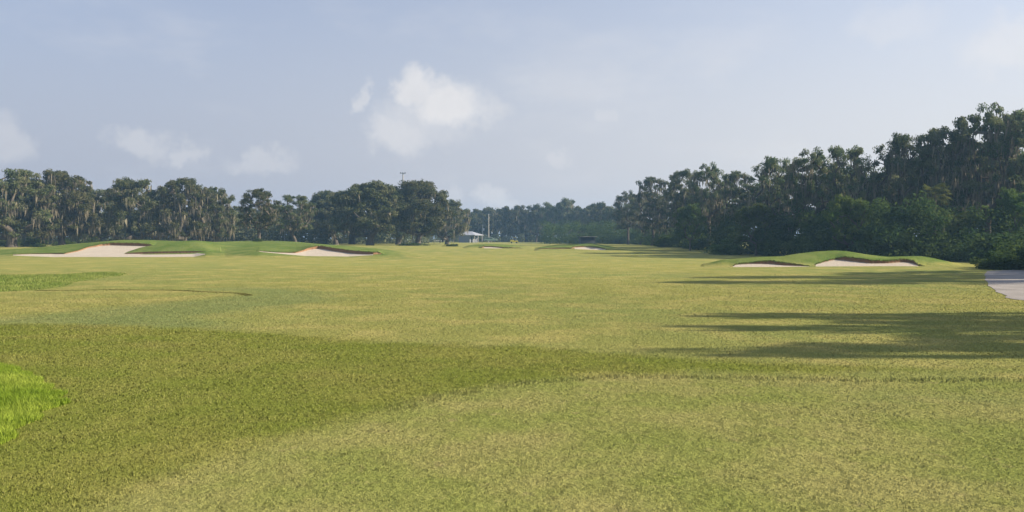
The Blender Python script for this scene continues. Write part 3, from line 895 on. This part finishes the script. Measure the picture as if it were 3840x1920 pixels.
RIGHT = [(628, 190, 200, 30, 0, 'first oak of the right wood where the skyline starts climbing'), (653, 177, 165, 38, 2, 'pale moss-laden oak top at the left end of the right wood'),
         (683, 170, 140, 40, 1, 'mossy oak left of the rounded treetop in the right wood'), (709, 162, 126, 42, 0, 'rounded mossy treetop before the notch in the right wood'),
         (738, 171, 120, 34, 2, 'slender treetop standing in the notch of the right skyline'), (773, 157, 106, 52, 3, 'oak above the thin shallow bunker in the right wood'),
         (812, 147, 96, 54, 0, 'oak with open bare limbs above the right mound peak'), (848, 146, 90, 54, 1, 'dense oak before the deep dip in the right skyline'),
         (903, 134, 88, 64, 3, 'broad oak right of the deep dip in the right skyline'), (942, 127, 88, 62, 2, 'tall oak second from the right edge'),
         (988, 102, 86, 74, 0, 'tallest oak of the wood close to the right edge'), (1034, 106, 84, 80, 1, 'oak cut by the right edge above the gravel path')]
for i, (px, top, Y, w, k, lb) in enumerate(RIGHT):
    tree(K_WOOD[k], px, top, Y, w, i * 2.1 + .4, lb, G_R)
for i, (px, top, Y, w, k) in enumerate([(642, 198, 190, 50, 1), (670, 193, 160, 52, 3), (698, 188, 140, 54, 0), (724, 188, 132, 54, 1), (756, 182, 118, 64, 0), (792, 174, 108, 68, 2), (832, 168, 98, 78, 3),
                                        (876, 166, 100, 84, 0), (922, 156, 104, 92, 1), (962, 144, 102, 96, 3), (1012, 134, 100, 100, 2), (900, 172, 116, 90, 2), (960, 162, 118, 100, 1), (1020, 150, 118, 110, 0)]):
    tree(K_WOOD[k], px, top, Y, w, i * 1.3, 'oak inside the right wood ' + ['behind its first climbing treetop', 'behind the pale moss-laden top', 'left of and behind the rounded mossy treetop', 'behind the skyline notch, left part', 'right of and behind the slender notch treetop', 'between the tops over thin bunker and mound peak',
                                                   'between the bare-limbed and the dense oak', 'filling the deep dip of the skyline', 'between the broad oak and its tall right neighbour', 'left of and behind the tallest oak', 'between the tallest oak and the picture edge', 'far back behind the broad oak', 'far back left of the tallest oak', 'far back at the picture edge'][i], 'oaks inside the right wood')
# the same wood goes on beyond the right edge of the picture; its tree tops throw the long shadows over the grass
for i, (X, Y, H, Wd, k) in enumerate([(29.5, 14.9, 13.9, 2.6, 0), (31, 18.7, 13.7, 2.5, 1), (31, 21.9, 13.2, 2.5, 2), (34, 16.9, 11.6, 3.0, 3), (38, 20.5, 12.0, 4.0, 0), (44, 17.5, 12.5, 6, 1), (33, 16.6, 12.6, 3.8, 2), (33.5, 20.3, 12.8, 3.6, 3), (35, 14.8, 12.6, 3.4, 1),
                                      (41, 39.4, 17.0, 4.0, 2), (44, 44.0, 17.2, 3.6, 3), (45, 41.6, 14.6, 6, 0), (50, 48.0, 15, 8, 1), (56, 30, 9.5, 7, 2)]):
    K_WOOD[k].place('live_oak', (X, Y, -.02), H, Wd, i * 1.9, 'oak beyond the right edge throwing long shadows on the grass', 'oaks beyond the right edge')


# ------------------------------------------------------------------ undergrowth, palms, shrubs
def edge_x(Y):
    return np.interp(Y, [46, 50, 57, 60, 72, 76, 90, 106, 125, 150, 200, 240, 300], [36, 33.5, 35, 41, 41, 33, 32, 31, 27.5, 28.5, 31.5, 34, 38])


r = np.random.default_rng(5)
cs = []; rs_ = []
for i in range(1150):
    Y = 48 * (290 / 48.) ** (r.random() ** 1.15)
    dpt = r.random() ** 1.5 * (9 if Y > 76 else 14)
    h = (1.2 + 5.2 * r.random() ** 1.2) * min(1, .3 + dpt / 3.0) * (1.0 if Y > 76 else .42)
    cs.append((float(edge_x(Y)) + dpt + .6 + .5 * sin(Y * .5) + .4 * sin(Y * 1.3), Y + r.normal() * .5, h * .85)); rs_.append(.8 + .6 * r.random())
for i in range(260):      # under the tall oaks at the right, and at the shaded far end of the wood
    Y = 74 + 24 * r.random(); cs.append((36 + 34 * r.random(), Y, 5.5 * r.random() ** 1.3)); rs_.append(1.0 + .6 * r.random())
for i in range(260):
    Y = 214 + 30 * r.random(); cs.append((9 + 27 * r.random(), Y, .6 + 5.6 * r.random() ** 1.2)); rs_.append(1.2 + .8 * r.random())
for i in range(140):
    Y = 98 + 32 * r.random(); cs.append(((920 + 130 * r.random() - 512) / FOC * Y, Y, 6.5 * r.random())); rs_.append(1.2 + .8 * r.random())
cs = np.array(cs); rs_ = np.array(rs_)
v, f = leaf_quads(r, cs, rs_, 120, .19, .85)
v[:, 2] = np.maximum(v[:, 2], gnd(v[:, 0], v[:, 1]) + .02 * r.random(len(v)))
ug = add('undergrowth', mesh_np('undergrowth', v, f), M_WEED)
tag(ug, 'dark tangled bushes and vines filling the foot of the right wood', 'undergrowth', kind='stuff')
# far woodland mass closing the view between trunks
cs = []; rs_ = []
for i in range(1900):
    px = -90 + 740 * r.random()
    Y = 190 + 35 * r.random() if px < 330 else 225 + 30 * r.random() if px < 425 else 305 + 50 * r.random()
    if 440 < px < 520: Y = 318 + 40 * r.random()
    X = (px - 512) / FOC * Y
    cs.append((X, Y, .4 + 8.2 * r.random() ** 1.4)); rs_.append(1.2 + 1.0 * r.random())
cs = np.array(cs); rs_ = np.array(rs_)
v, f = leaf_quads(r, cs, rs_, 55, .38, .9)
v[:, 2] = np.maximum(v[:, 2], gnd(v[:, 0], v[:, 1]))
fw = add('distant_woodland', mesh_np('distant_woodland', v, f), M_LEAF)
tag(fw, 'dim mass of far woodland seen between the trunks', 'woodland', kind='stuff')


class Bush:
    def __init__(self, seed, R, H, n, per, leaf, m):
        q = np.random.default_rng(seed)
        u = q.normal(size=(n, 3)); u /= np.linalg.norm(u, axis=1)[:, None]; u[:, 2] = abs(u[:, 2])
        c = u * (np.array([R, R, H * .85]) * (.35 + .6 * q.random((n, 1)))) * (.8 + .4 * q.random((n, 1)))
        v_, f_ = leaf_quads(q, c, R * .28 * (.7 + .6 * q.random(n)), per, leaf, .8)
        v_[:, 2] = np.maximum(v_[:, 2], .01)
        self.fol = mesh_np('foliage', v_, f_); self.fol.materials.append(m)
        mb = MB()
        for k in range(0, n, 3):
            p = c[k]
            mb.tube([(p[0] * .1, p[1] * .1, -.1), (p[0] * .5, p[1] * .5, p[2] * .6), tuple(p)], [.05, .035, .012], 5)
        me = bpy.data.meshes.new('stems'); me.from_pydata(mb.v, [], mb.f); me.materials.append(M_BARK); self.st = me
        self.R, self.H = R, H

    def place(self, loc, W_, H, rz, label, group):
        o = empty('shrub', loc, rz); k = W_ / (2 * self.R); o.scale = (k, k, H / self.H)
        tag(o, label, 'shrub', group)
        for nm, me in (('foliage', self.fol), ('stems', self.st)):
            c = bpy.data.objects.new(nm, me); col.objects.link(c); c.parent = o


b_bright = Bush(61, 2.2, 3.0, 60, 80, .13, M_LEAF_SUNLIT)
b_bright2 = Bush(62, 2.2, 3.0, 46, 70, .15, M_LEAF_SUNLIT)
b_dark = Bush(63, 2.0, 2.0, 50, 70, .12, M_WEED)


def bush(b, px, py_base, Y, wpx, hpx, label, group):
    X = (px - 512) / FOC * Y; z0 = float(gnd(X, Y))
    b.place((X, Y, z0), wpx * Y / FOC, hpx * Y / FOC, px * .7, label, group)


G_S = 'sunlit shrubs'
bush(b_bright, 6, 247, 158, 26, 12, 'bright sunlit shrub behind the thick trunk at left edge', G_S)
bush(b_bright2, 34, 247, 156, 26, 9, 'bright low shrub between the first two left oaks', G_S)
bush(b_bright, 66, 246, 160, 22, 8, 'pale green shrub just right of the leaning trunk', G_S)
bush(b_bright2, 92, 244, 162, 20, 9, 'light green shrub above the left slope of the largest bunker', G_S)
bush(b_dark, 38, 247, 137, 14, 5, 'small dark bush between thick and leaning trunks', 'dark bushes')
bush(b_bright, 728, 257, 104, 40, 17, 'green bush at the wood foot left of the right mound', G_S)
bush(b_bright2, 664, 252, 140, 20, 10, 'light bush at the wood foot far down the fairway', G_S)
bush(b_bright2, 955, 268, 78, 56, 22, 'leafy green bush at the wood foot behind the right mound', G_S)
bush(b_dark, 1002, 272, 54, 50, 22, 'dark leafy bush at the head of the gravel path', 'dark bushes')
bush(b_dark, 620, 243, 215, 18, 9, 'low grey-green bush at the far left foot of the wood', 'dark bushes')
for (px, Y, w, hpx, lb) in ((258, 133, 10, 4, 'dark weeds round the foot of the lone oak on the green'), (412, 160, 32, 3.2, 'low weeds under the leaning central oak'), (452, 150, 18, 3.0, 'small tuft of weeds on the fairway left of the tiny bunker')):
    X = (px - 512) / FOC * Y
    z0 = loftA.z(px, Y) if px < 300 else float(gnd(X, Y))
    b_dark.place((X, Y, z0), w * Y / FOC, hpx * Y / FOC, px, lb, 'weed clumps')
# small lit trees with light green vines inside the right wood, sunlit look put into the leaf colour
for px, top, Y, w, lb in ((848, 197, 80, 46, 'small yellow-green vine-covered tree in front of the wood'), (690, 205, 118, 30, 'small light green tree low in the middle of the wood'), (756, 205, 100, 44, 'light green tree below the mossy oaks above thin bunker'), (1012, 190, 78, 34, 'light green vine tree near the right edge below tallest oak')):
    K_V = globals().setdefault('K_V', Oak(71, 6, 3.0, 1.4, 12, 1.2, 9, .6, 90, .13, 0, .16, low=.1, leafmat=M_LEAF_SUNLIT))
    tree(K_V, px, top, Y, w, px * .3, lb, 'small light green trees', name='small_tree')


def palm(px, top, Y, label):
    X = (px - 512) / FOC * Y; z0 = float(gnd(X, Y)); H = CAM_H + (HOR - top) / FOC * Y - z0 - 1.0
    o = empty('cabbage_palm', (X, Y, z0)); tag(o, label, 'palm', 'palms in the right wood')
    MB().tube([(0, 0, -.2), (.05, 0, H * .4), (.1, .05, H * .8), (.1, .05, H)], [.22, .18, .17, .15], 10).build('trunk', M_BARK, o, True)
    q = np.random.default_rng(int(px)); V_ = []; F_ = []
    for i in range(26):
        a = i * 2.4; e = .9 - 1.7 * (i / 26)
        d = np.array([cos(a) * cos(e), sin(a) * cos(e), sin(e)]); side = np.cross(d, [0, 0, 1.0]); side /= np.linalg.norm(side); upv = np.cross(side, d)
        base = np.array([.1, .05, H]); hub = base + d * .9
        for k in range(13):
            t = (k - 6) / 6 * 1.35
            dd = d * cos(t) + side * sin(t)
            tip = hub + dd * (.95 - .2 * abs(t)) + np.array([0, 0, -.28])
            m_ = hub + dd * .55
            w_ = np.cross(dd, upv) * .045
            b0 = len(V_); V_ += [hub, m_ - w_, tip, m_ + w_]; F_.append((b0, b0 + 1, b0 + 2, b0 + 3))
        b0 = len(V_); V_ += [base - side * .02, base + side * .02, hub + side * .012, hub - side * .012]; F_.append((b0, b0 + 1, b0 + 2, b0 + 3))
    add('fronds', mesh_np('fronds', np.array(V_), np.array(F_)), M_PALM, o)


palm(934, 184, 80, 'cabbage palm with pale fronds in the shade of the right wood')
palm(958, 212, 79, 'lower cabbage palm with drooping fronds near the path')

# ------------------------------------------------------------------ buildings, poles, vehicles far down the fairway
M_ROOF = simple_mat('ribbed_metal_roof', (0.36, 0.38, 0.43), .5, .2, .1, 1.0)
M_SHED = simple_mat('grey_shed_wall', (0.17, 0.185, 0.22), .8, 0, .12, 1.0)
M_DARKWALL = simple_mat('weathered_dark_wall', (0.07, 0.08, 0.085), .9, 0, .3, 1.5)
M_WHITE = simple_mat('white_paint', (0.78, 0.78, 0.74), .6, 0, .08, 2.0)
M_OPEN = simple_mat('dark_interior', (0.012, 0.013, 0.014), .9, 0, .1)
M_POLE = simple_mat('weathered_pole', (0.34, 0.33, 0.31), .85, 0, .2, 2.0)
M_STEEL = simple_mat('galvanised_steel', (0.42, 0.44, 0.46), .5, .6, .1, 2.0)
M_YELLOW = simple_mat('yellow_paint', (0.75, 0.62, 0.06), .5, 0, .1)
M_TYRE = simple_mat('tyre_rubber', (0.025, 0.025, 0.025), .9, 0, .2)
M_CARPAINT = simple_mat('pale_green_car_paint', (0.30, 0.40, 0.33), .35, .1, .05)
M_GLASS = simple_mat('dark_car_glass', (0.03, 0.05, 0.045), .15, 0, .05)
M_FENCE = simple_mat('fence_post_wood', (0.25, 0.23, 0.20), .9, 0, .2)


def gz_at(px, Y):
    X = (px - 512) / FOC * Y
    return Vector((X, Y, float(gnd(X, Y))))


# grey shed: hipped ribbed metal roof, wide wall, dark doorway round the corner
sh = empty('shed', gz_at(470.5, 282), radians(-28)); tag(sh, 'grey shed with pale ribbed metal hip roof and dark doorway', 'shed')
hw, hd, wh, rt = 3.3, 2.7, 2.55, 3.95
wl = MB(); t_ = .15; wx = hw - 2.0
wl.box(-hw, wx, -hd, -hd + t_, -.1, wh).box(-hw, wx, hd - t_, hd, -.1, wh).box(-hw, -hw + t_, -hd + t_, hd - t_, -.1, wh)
wl.box(wx - t_, wx, -hd + t_, -1.9, -.1, wh).box(wx - t_, wx, -.7, hd - t_, -.1, wh).box(wx - t_, wx, -1.9, -.7, 2.1, wh)
wl.build('wall', M_SHED, sh)
for y0 in (-hd + .1, 0, hd - .1):
    MB().box(hw - .16, hw, y0 - .08, y0 + .08, -.1, wh).build('porch_post', M_POLE, sh)
rf = MB(); ov = .45
a_, b_ = hw + ov, hd + ov
rf.raw([(-a_, -b_, wh), (a_, -b_, wh), (a_, b_, wh), (-a_, b_, wh), (-a_ + .6, 0, rt), (a_ - b_, 0, rt), (-a_, -b_, wh + .14), (a_, -b_, wh + .14), (a_, b_, wh + .14), (-a_, b_, wh + .14)],
       [(0, 3, 2, 1), (0, 1, 7, 6), (1, 2, 8, 7), (2, 3, 9, 8), (3, 0, 6, 9), (6, 7, 5, 4), (7, 8, 5), (8, 9, 4, 5), (9, 6, 4)])
ro = rf.build('roof', M_ROOF, sh)
for k in range(13):
    x0 = -a_ + .3 + k * (2 * a_ - .6) / 12
    lim = 1.0 if x0 < a_ - b_ else max(.05, (a_ - x0) / b_)
    if x0 < -a_ + .6: lim = max(.3, (x0 + a_) / .6)
    zt_ = wh + .14 + (rt - wh - .14) * lim
    MB().tube([(x0, -b_, wh + .17), (x0, -b_ * (1 - lim) - .02, zt_ + .02)], .035, 5).build('rib', M_ROOF, ro)
MB().box(wx - .35, wx - .2, -1.85, -.75, 0, 2.1).build('dark_opening', M_OPEN, sh)  # near-black slab paints the unlit inside of the shed
MB().box(wx + .003, wx + .05, -.35, .35, .9, 1.9).build('window', M_STEEL, sh)

cp = empty('carport', gz_at(448, 286), radians(-12)); tag(cp, 'small white-roofed carport left of the grey shed', 'carport')
MB().raw([(-1.6, -2, 2.75), (1.6, -2, 3.2), (1.6, 2, 3.2), (-1.6, 2, 2.75), (-1.6, -2, 2.63), (1.6, -2, 3.08), (1.6, 2, 3.08), (-1.6, 2, 2.63)],
         [(0, 1, 2, 3), (7, 6, 5, 4), (0, 4, 5, 1), (1, 5, 6, 2), (2, 6, 7, 3), (3, 7, 4, 0)]).build('roof', M_WHITE, cp)
for x0, z1 in ((-1.45, 2.66), (1.45, 3.07)):
    for y0 in (-1.85, 1.85):
        MB().box(x0 - .06, x0 + .06, y0 - .06, y0 + .06, -.1, z1).build('post', M_POLE, cp)

tr = empty('flat_trailer', gz_at(441, 270), radians(5)); tag(tr, 'low white flat trailer beside the carport', 'trailer')
MB().box(-1.7, 1.7, -.8, .8, .52, .72).box(-2.6, -1.7, -.05, .05, .55, .65).build('deck', M_WHITE, tr)
for x0 in (-.4, .5):
    for y0 in (-.9, .9):
        MB().tube([(x0, y0 - .1, .32), (x0, y0 + .1, .32)], .32, 14).build('wheel', M_TYRE, tr)

# dark shelter in the shade of the wood
ds = empty('shelter', gz_at(587, 205), radians(8)); tag(ds, 'low dark shelter with thin pale roof edge in tree shade', 'shelter')
MB().box(-1.9, 1.9, 1.2, 1.35, -.1, 1.9).box(-1.9, -1.75, -1.2, 1.2, -.1, 1.9).box(1.75, 1.9, -1.2, 1.2, -.1, 1.9).box(-1.75, 1.75, -1.2, -1.08, -.1, 1.0).build('wall', M_DARKWALL, ds)
MB().box(-2.3, 2.3, -1.7, 1.7, 1.9, 2.05).build('roof', M_DARKWALL, ds)
MB().box(-2.32, 2.32, -1.75, -1.703, 1.93, 2.04).build('fascia', M_POLE, ds)

# floodlight mast above the central oaks
fm = empty('light_mast', gz_at(403, 262)); tag(fm, 'tall slim light mast rising above the central oaks', 'light mast')
Hm = 2.2 + (238 - 172.5) / FOC * 262 - .6
MB().tube([(0, 0, -.2), (0, 0, Hm * .5), (0, 0, Hm)], [.30, .24, .17], 10).build('pole', M_POLE, fm)
MB().box(-.9, .9, -.06, .06, Hm - .5, Hm - .38).build('crossarm', M_STEEL, fm)
for x0 in (-.75, 0, .75):
    MB().prism([(x0 - .25, Hm - .36), (x0 + .25, Hm - .36), (x0 + .18, Hm), (x0 - .18, Hm)], -.28, .12).build('lamp_head', M_STEEL, fm)

up = empty('utility_pole', gz_at(488.6, 276)); tag(up, 'tall bare grey pole right of the shed', 'pole', 'poles near the shed')
Hp = 2.2 + (238 - 214.5) / FOC * 276 - .6
MB().tube([(0, 0, -.2), (0, 0, Hp)], [.22, .15], 10).build('shaft', M_POLE, up)
MB().tube([(0, 0, Hp), (0, 0, Hp + .12)], [.17, .05], 10).build('cap', M_STEEL, up)
u2 = empty('utility_pole', gz_at(482.6, 292)); tag(u2, 'shorter utility pole with grey transformer behind the shed', 'pole', 'poles near the shed')
Hp = 2.2 + (238 - 224.8) / FOC * 292 - .6
MB().tube([(0, 0, -.2), (0, 0, Hp)], [.19, .14], 10).build('shaft', M_POLE, u2)
MB().tube([(.42, 0, Hp - 2.2), (.42, 0, Hp - 1.3), (.42, 0, Hp - 1.2)], [.26, .26, .12], 12).box(.1, .25, -.05, .05, Hp - 2.0, Hp - 1.5).build('transformer', M_STEEL, u2)
MB().box(-.7, .7, -.2, -.1, Hp - .5, Hp - .38).build('crossarm', M_POLE, u2)

# parked car behind the far mound: side view
cr = empty('parked_car', gz_at(490.5, 262)); cr.location.z += .35
tag(cr, 'pale green car parked right of the grey shed', 'car')
prof = [(-2.2, .38), (2.2, .38), (2.28, .75), (2.1, .98), (1.1, 1.06), (.45, 1.52), (-1.35, 1.56), (-2.1, 1.08), (-2.28, .8)]
MB().prism(prof, -.85, .85).build('body', M_CARPAINT, cr, bevel=.08)
MB().prism([(.95, 1.08), (.42, 1.45), (-.35, 1.48), (-.35, 1.08)], -.862, .862).build('window', M_GLASS, cr)
MB().prism([(-.47, 1.08), (-.47, 1.48), (-1.3, 1.5), (-1.85, 1.1)], -.862, .862).build('window', M_GLASS, cr)
for y0 in (-.6, .6):
    MB().box(2.2, 2.29, y0 - .2, y0 + .2, .72, .88).build('headlight', M_WHITE, cr)
for x0 in (-1.4, 1.4):
    for y0 in (-.8, .8):
        w_ = MB().tube([(x0, y0 - .11, .33), (x0, y0 + .11, .33)], .33, 16).build('wheel', M_TYRE, cr)
        MB().tube([(x0, y0 - .12, .33), (x0, y0 + .12, .33)], .18, 12).build('rim', M_STEEL, w_)

# yellow utility cart
yc = empty('utility_cart', gz_at(514, 255)); tag(yc, 'small bright yellow utility cart on the far fairway', 'cart')
MB().prism([(-1.2, .35), (1.25, .35), (1.3, .7), (.75, .85), (.55, .8), (.0, .8), (-.05, 1.05), (-1.2, 1.05)], -.62, .62).build('body', M_YELLOW, yc, bevel=.04)
MB().box(-.25, .75, -.62, .62, 1.75, 1.83).build('canopy', M_YELLOW, yc)
for x0 in (-.2, .7):
    for y0 in (-.58, .58):
        MB().tube([(x0, y0, .8), (x0, y0, 1.76)], .025, 6).build('canopy_post', M_STEEL, yc)
MB().box(-.0, .3, -.5, .5, .8, .95).box(-.05, .05, -.5, .5, .95, 1.35).build('seat', M_TYRE, yc)
for x0 in (-.8, .85):
    for y0 in (-.58, .58):
        MB().tube([(x0, y0 - .1, .25), (x0, y0 + .1, .25)], .25, 12).build('wheel', M_TYRE, yc)

# slim post behind the raised green, and a thin wire fence behind the central oaks
fs_ = empty('marker_post', gz_at(284.3, 168)); tag(fs_, 'thin pale post behind the raised green', 'post')
MB().tube([(0, 0, -.1), (0, 0, 2.2), (0, 0, 2.24)], [.035, .03, .012], 8).build('shaft', M_POLE, fs_)
MB().tube([(0, 0, -.05), (0, 0, .12)], [.07, .05], 8).build('foot', M_STEEL, fs_)
for (p0, p1, Y, lb) in ((300, 350, 200, 'thin wire fence left of the central oaks'), (405, 440, 215, 'thin wire fence right of the central oaks')):
    n_ = 7; A = gz_at(p0, Y); B = gz_at(p1, Y)
    fe = empty('wire_fence', A); tag(fe, lb, 'fence', 'wire fences')
    for k in range(n_):
        q = (B - A) * (k / (n_ - 1))
        MB().box(q.x - .05, q.x + .05, q.y - .05, q.y + .05, -.1 + q.z, 1.2 + q.z).build('post', M_FENCE, fe)
    for hz in (.45, .8, 1.12):
        MB().tube([(0, -.06, hz), tuple((B - A) + Vector((0, -.06, hz)))], .014, 4).build('wire', M_STEEL, fe)

# ------------------------------------------------------------------ real grass blades on the near turf
r = np.random.default_rng(99)


def blades(n, y0, y1, p_fall):
    # rows fall off with distance
    u = r.random(n)
    e = 2 - p_fall
    Y = (y0 ** e + u * (y1 ** e - y0 ** e)) ** (1 / e)
    X = (r.random(n) * 2 - 1) * (.68 * Y + 1.5)
    return X, Y


X, Y = blades(800000, 5.0, 64.0, 1.75)
# clumping
cl = np.sin(X * 7.1 + 2 * np.sin(Y * 5.3)) * np.sin(Y * 8.3 + 2 * np.sin(X * 6.1)) + .6 * np.sin(X * 19.0 + Y * 13.0) * np.sin(Y * 23.0 - X * 11.0)
keep = r.random(len(X)) < (.82 + .16 * cl) * np.clip((62 - Y) / 34, 0, 1)
X, Y, cl = X[keep], Y[keep], cl[keep]
Z = zones(X, Y)
zt, zr, zl, zs = Z['z_tee'], Z['z_rough'], Z['z_lush'], Z['z_seam']
tall_sd = poly_sd(TALL, X, Y)
Hh = np.where(zt > 0, .015, np.where(zr > 0, .020, .015)) * (.6 + .8 * r.random(len(X))) * (1 + .12 * cl)
Hh = np.where((zs < .16) & (Y < 13.2), np.maximum(Hh, .042 * (.5 + .7 * r.random(len(X)))), Hh)
Wb = .0036 * (Y / 6.3) ** .85 * (.7 + .6 * r.random(len(X)))
ang = r.random(len(X)) * 2 * pi
lean = Hh[:, None] * (.35 + .9 * r.random((len(X), 1))) * np.stack([np.cos(ang + 1.2), np.sin(ang + 1.2)], 1)
hx, hy = np.cos(ang) * Wb, np.sin(ang) * Wb
z0 = gnd(X, Y)
v = np.stack([np.stack([X - hx, Y - hy, z0 - .004], 1), np.stack([X + hx, Y + hy, z0 - .004], 1), np.stack([X + lean[:, 0], Y + lean[:, 1], z0 + Hh], 1)], 1).reshape(-1, 3)
f = np.arange(len(v)).reshape(-1, 3)
at_ = {k: np.repeat(a, 3) for k, a in Z.items()}
at_['rnd'] = np.repeat(r.random(len(X)), 3)
turf = add('turf_grass', mesh_np('turf_grass', v, f, False, at_), M_BLADE)
tag(turf, 'short mown grass blades of the tee and rough in the foreground', 'grass', kind='stuff')


def long_grass(name, poly, n, h0, h1, w, label, margin=.0, m__=None):
    P_ = np.array(poly); lo, hi = P_.min(0), P_.max(0)
    Xs = lo[0] + (hi[0] - lo[0]) * r.random(n); Ys = lo[1] + (hi[1] - lo[1]) * r.random(n)
    sd = poly_sd(poly, Xs, Ys) + .10 * np.sin(Xs * 3.1 + Ys * 1.7) + .08 * np.sin(Xs * 7.7 - Ys * 5.1)
    k = (sd > margin) & (Xs > -.68 * Ys - 2.0)
    Xs, Ys, sd = Xs[k], Ys[k], sd[k]; m_ = len(Xs)
    patch = .85 + .15 * np.sin(Xs * 2.3 + 1) * np.sin(Ys * 2.9)
    h = (h0 + (h1 - h0) * r.random(m_)) * np.clip(.5 + sd / .6, .5, 1) * patch
    a = r.random(m_) * 2 * pi; hx_, hy_ = np.cos(a) * w, np.sin(a) * w
    ln = h * (.25 + .6 * r.random(m_)); dx, dy = np.cos(a + 1.4) * ln, np.sin(a + 1.4) * ln
    g0 = gnd(Xs, Ys)
    vv = np.stack([np.stack([Xs - hx_, Ys - hy_, g0], 1), np.stack([Xs + hx_, Ys + hy_, g0], 1),
                   np.stack([Xs + hx_ * .7 + dx * .35, Ys + hy_ * .7 + dy * .35, g0 + h * .65], 1), np.stack([Xs - hx_ * .7 + dx * .35, Ys - hy_ * .7 + dy * .35, g0 + h * .65], 1),
                   np.stack([Xs + dx, Ys + dy, g0 + h], 1)], 1).reshape(-1, 3)
    b0 = (np.arange(m_) * 5)[:, None]
    ff = np.concatenate([b0 + np.array([0, 1, 2]), b0 + np.array([0, 2, 3]), b0 + np.array([3, 2, 4])], 1).reshape(-1, 3)
    o = add(name, mesh_np(name, vv, ff), m__ or M_TALL)
    tag(o, label, 'grass', kind='stuff')
    return o


long_grass('tall_grass', TALL, 150000, .07, .19, .0055, 'patch of tall bright green grass at the left edge')
long_grass('lush_grass', LUSH, 42000, .03, .13, .012, 'low lush bright green grass beyond the far tee', -.25, M_LUSH)

# back edge of the far tee: a low thatch step of longer grass
n = 16000
i_ = r.integers(0, len(far_seam) - 1, n); tt = r.random(n)
fsn = np.array(far_seam)
p = fsn[i_] * (1 - tt)[:, None] + fsn[i_ + 1] * tt[:, None]
p = p + np.stack([r.normal(size=n) * .08, r.random(n) * .22 + .08 * np.sin(p[:, 0] * 2.1)], 1)
h = (.012 + .022 * r.random(n)) * (.35 + .65 * (.5 + .5 * np.sin(p[:, 0] * 1.3) * np.sin(p[:, 0] * .47 + 1))); a = r.random(n) * 2 * pi
g0 = gnd(p[:, 0], p[:, 1])
v = np.stack([np.stack([p[:, 0] - .02 * np.cos(a), p[:, 1] - .02 * np.sin(a), g0], 1), np.stack([p[:, 0] + .02 * np.cos(a), p[:, 1] + .02 * np.sin(a), g0], 1), np.stack([p[:, 0] + .03 * np.sin(a), p[:, 1], g0 + h], 1)], 1).reshape(-1, 3)
o = add('thatch_edge', mesh_np('thatch_edge', v, np.arange(len(v)).reshape(-1, 3)), leaf_mat('thatch', (0.14, 0.15, 0.045), (0.20, 0.20, 0.065), .2, 0))
tag(o, 'dark line of longer grass along the back of the far tee', 'grass', kind='stuff')

# ------------------------------------------------------------------ morning haze
mz, t, out = mat('haze_air')
pv_ = t.node('ShaderNodeVolumePrincipled')
pv_.inputs['Color'].default_value = (0.36, 0.66, 1.0, 1)  # strong blue also imitates the wood's sky-lit shade
pv_.inputs['Density'].default_value = 0.00058
pv_.inputs['Anisotropy'].default_value = 0.2
t.l.new(pv_.outputs[0], out.inputs['Volume'])
hz_ = MB().box(-1560, 1560, -140, 1560, -1.2, 27.5).build('haze', mz)
tag(hz_, 'thin blue-tinted morning haze over the course', 'haze', kind='stuff')
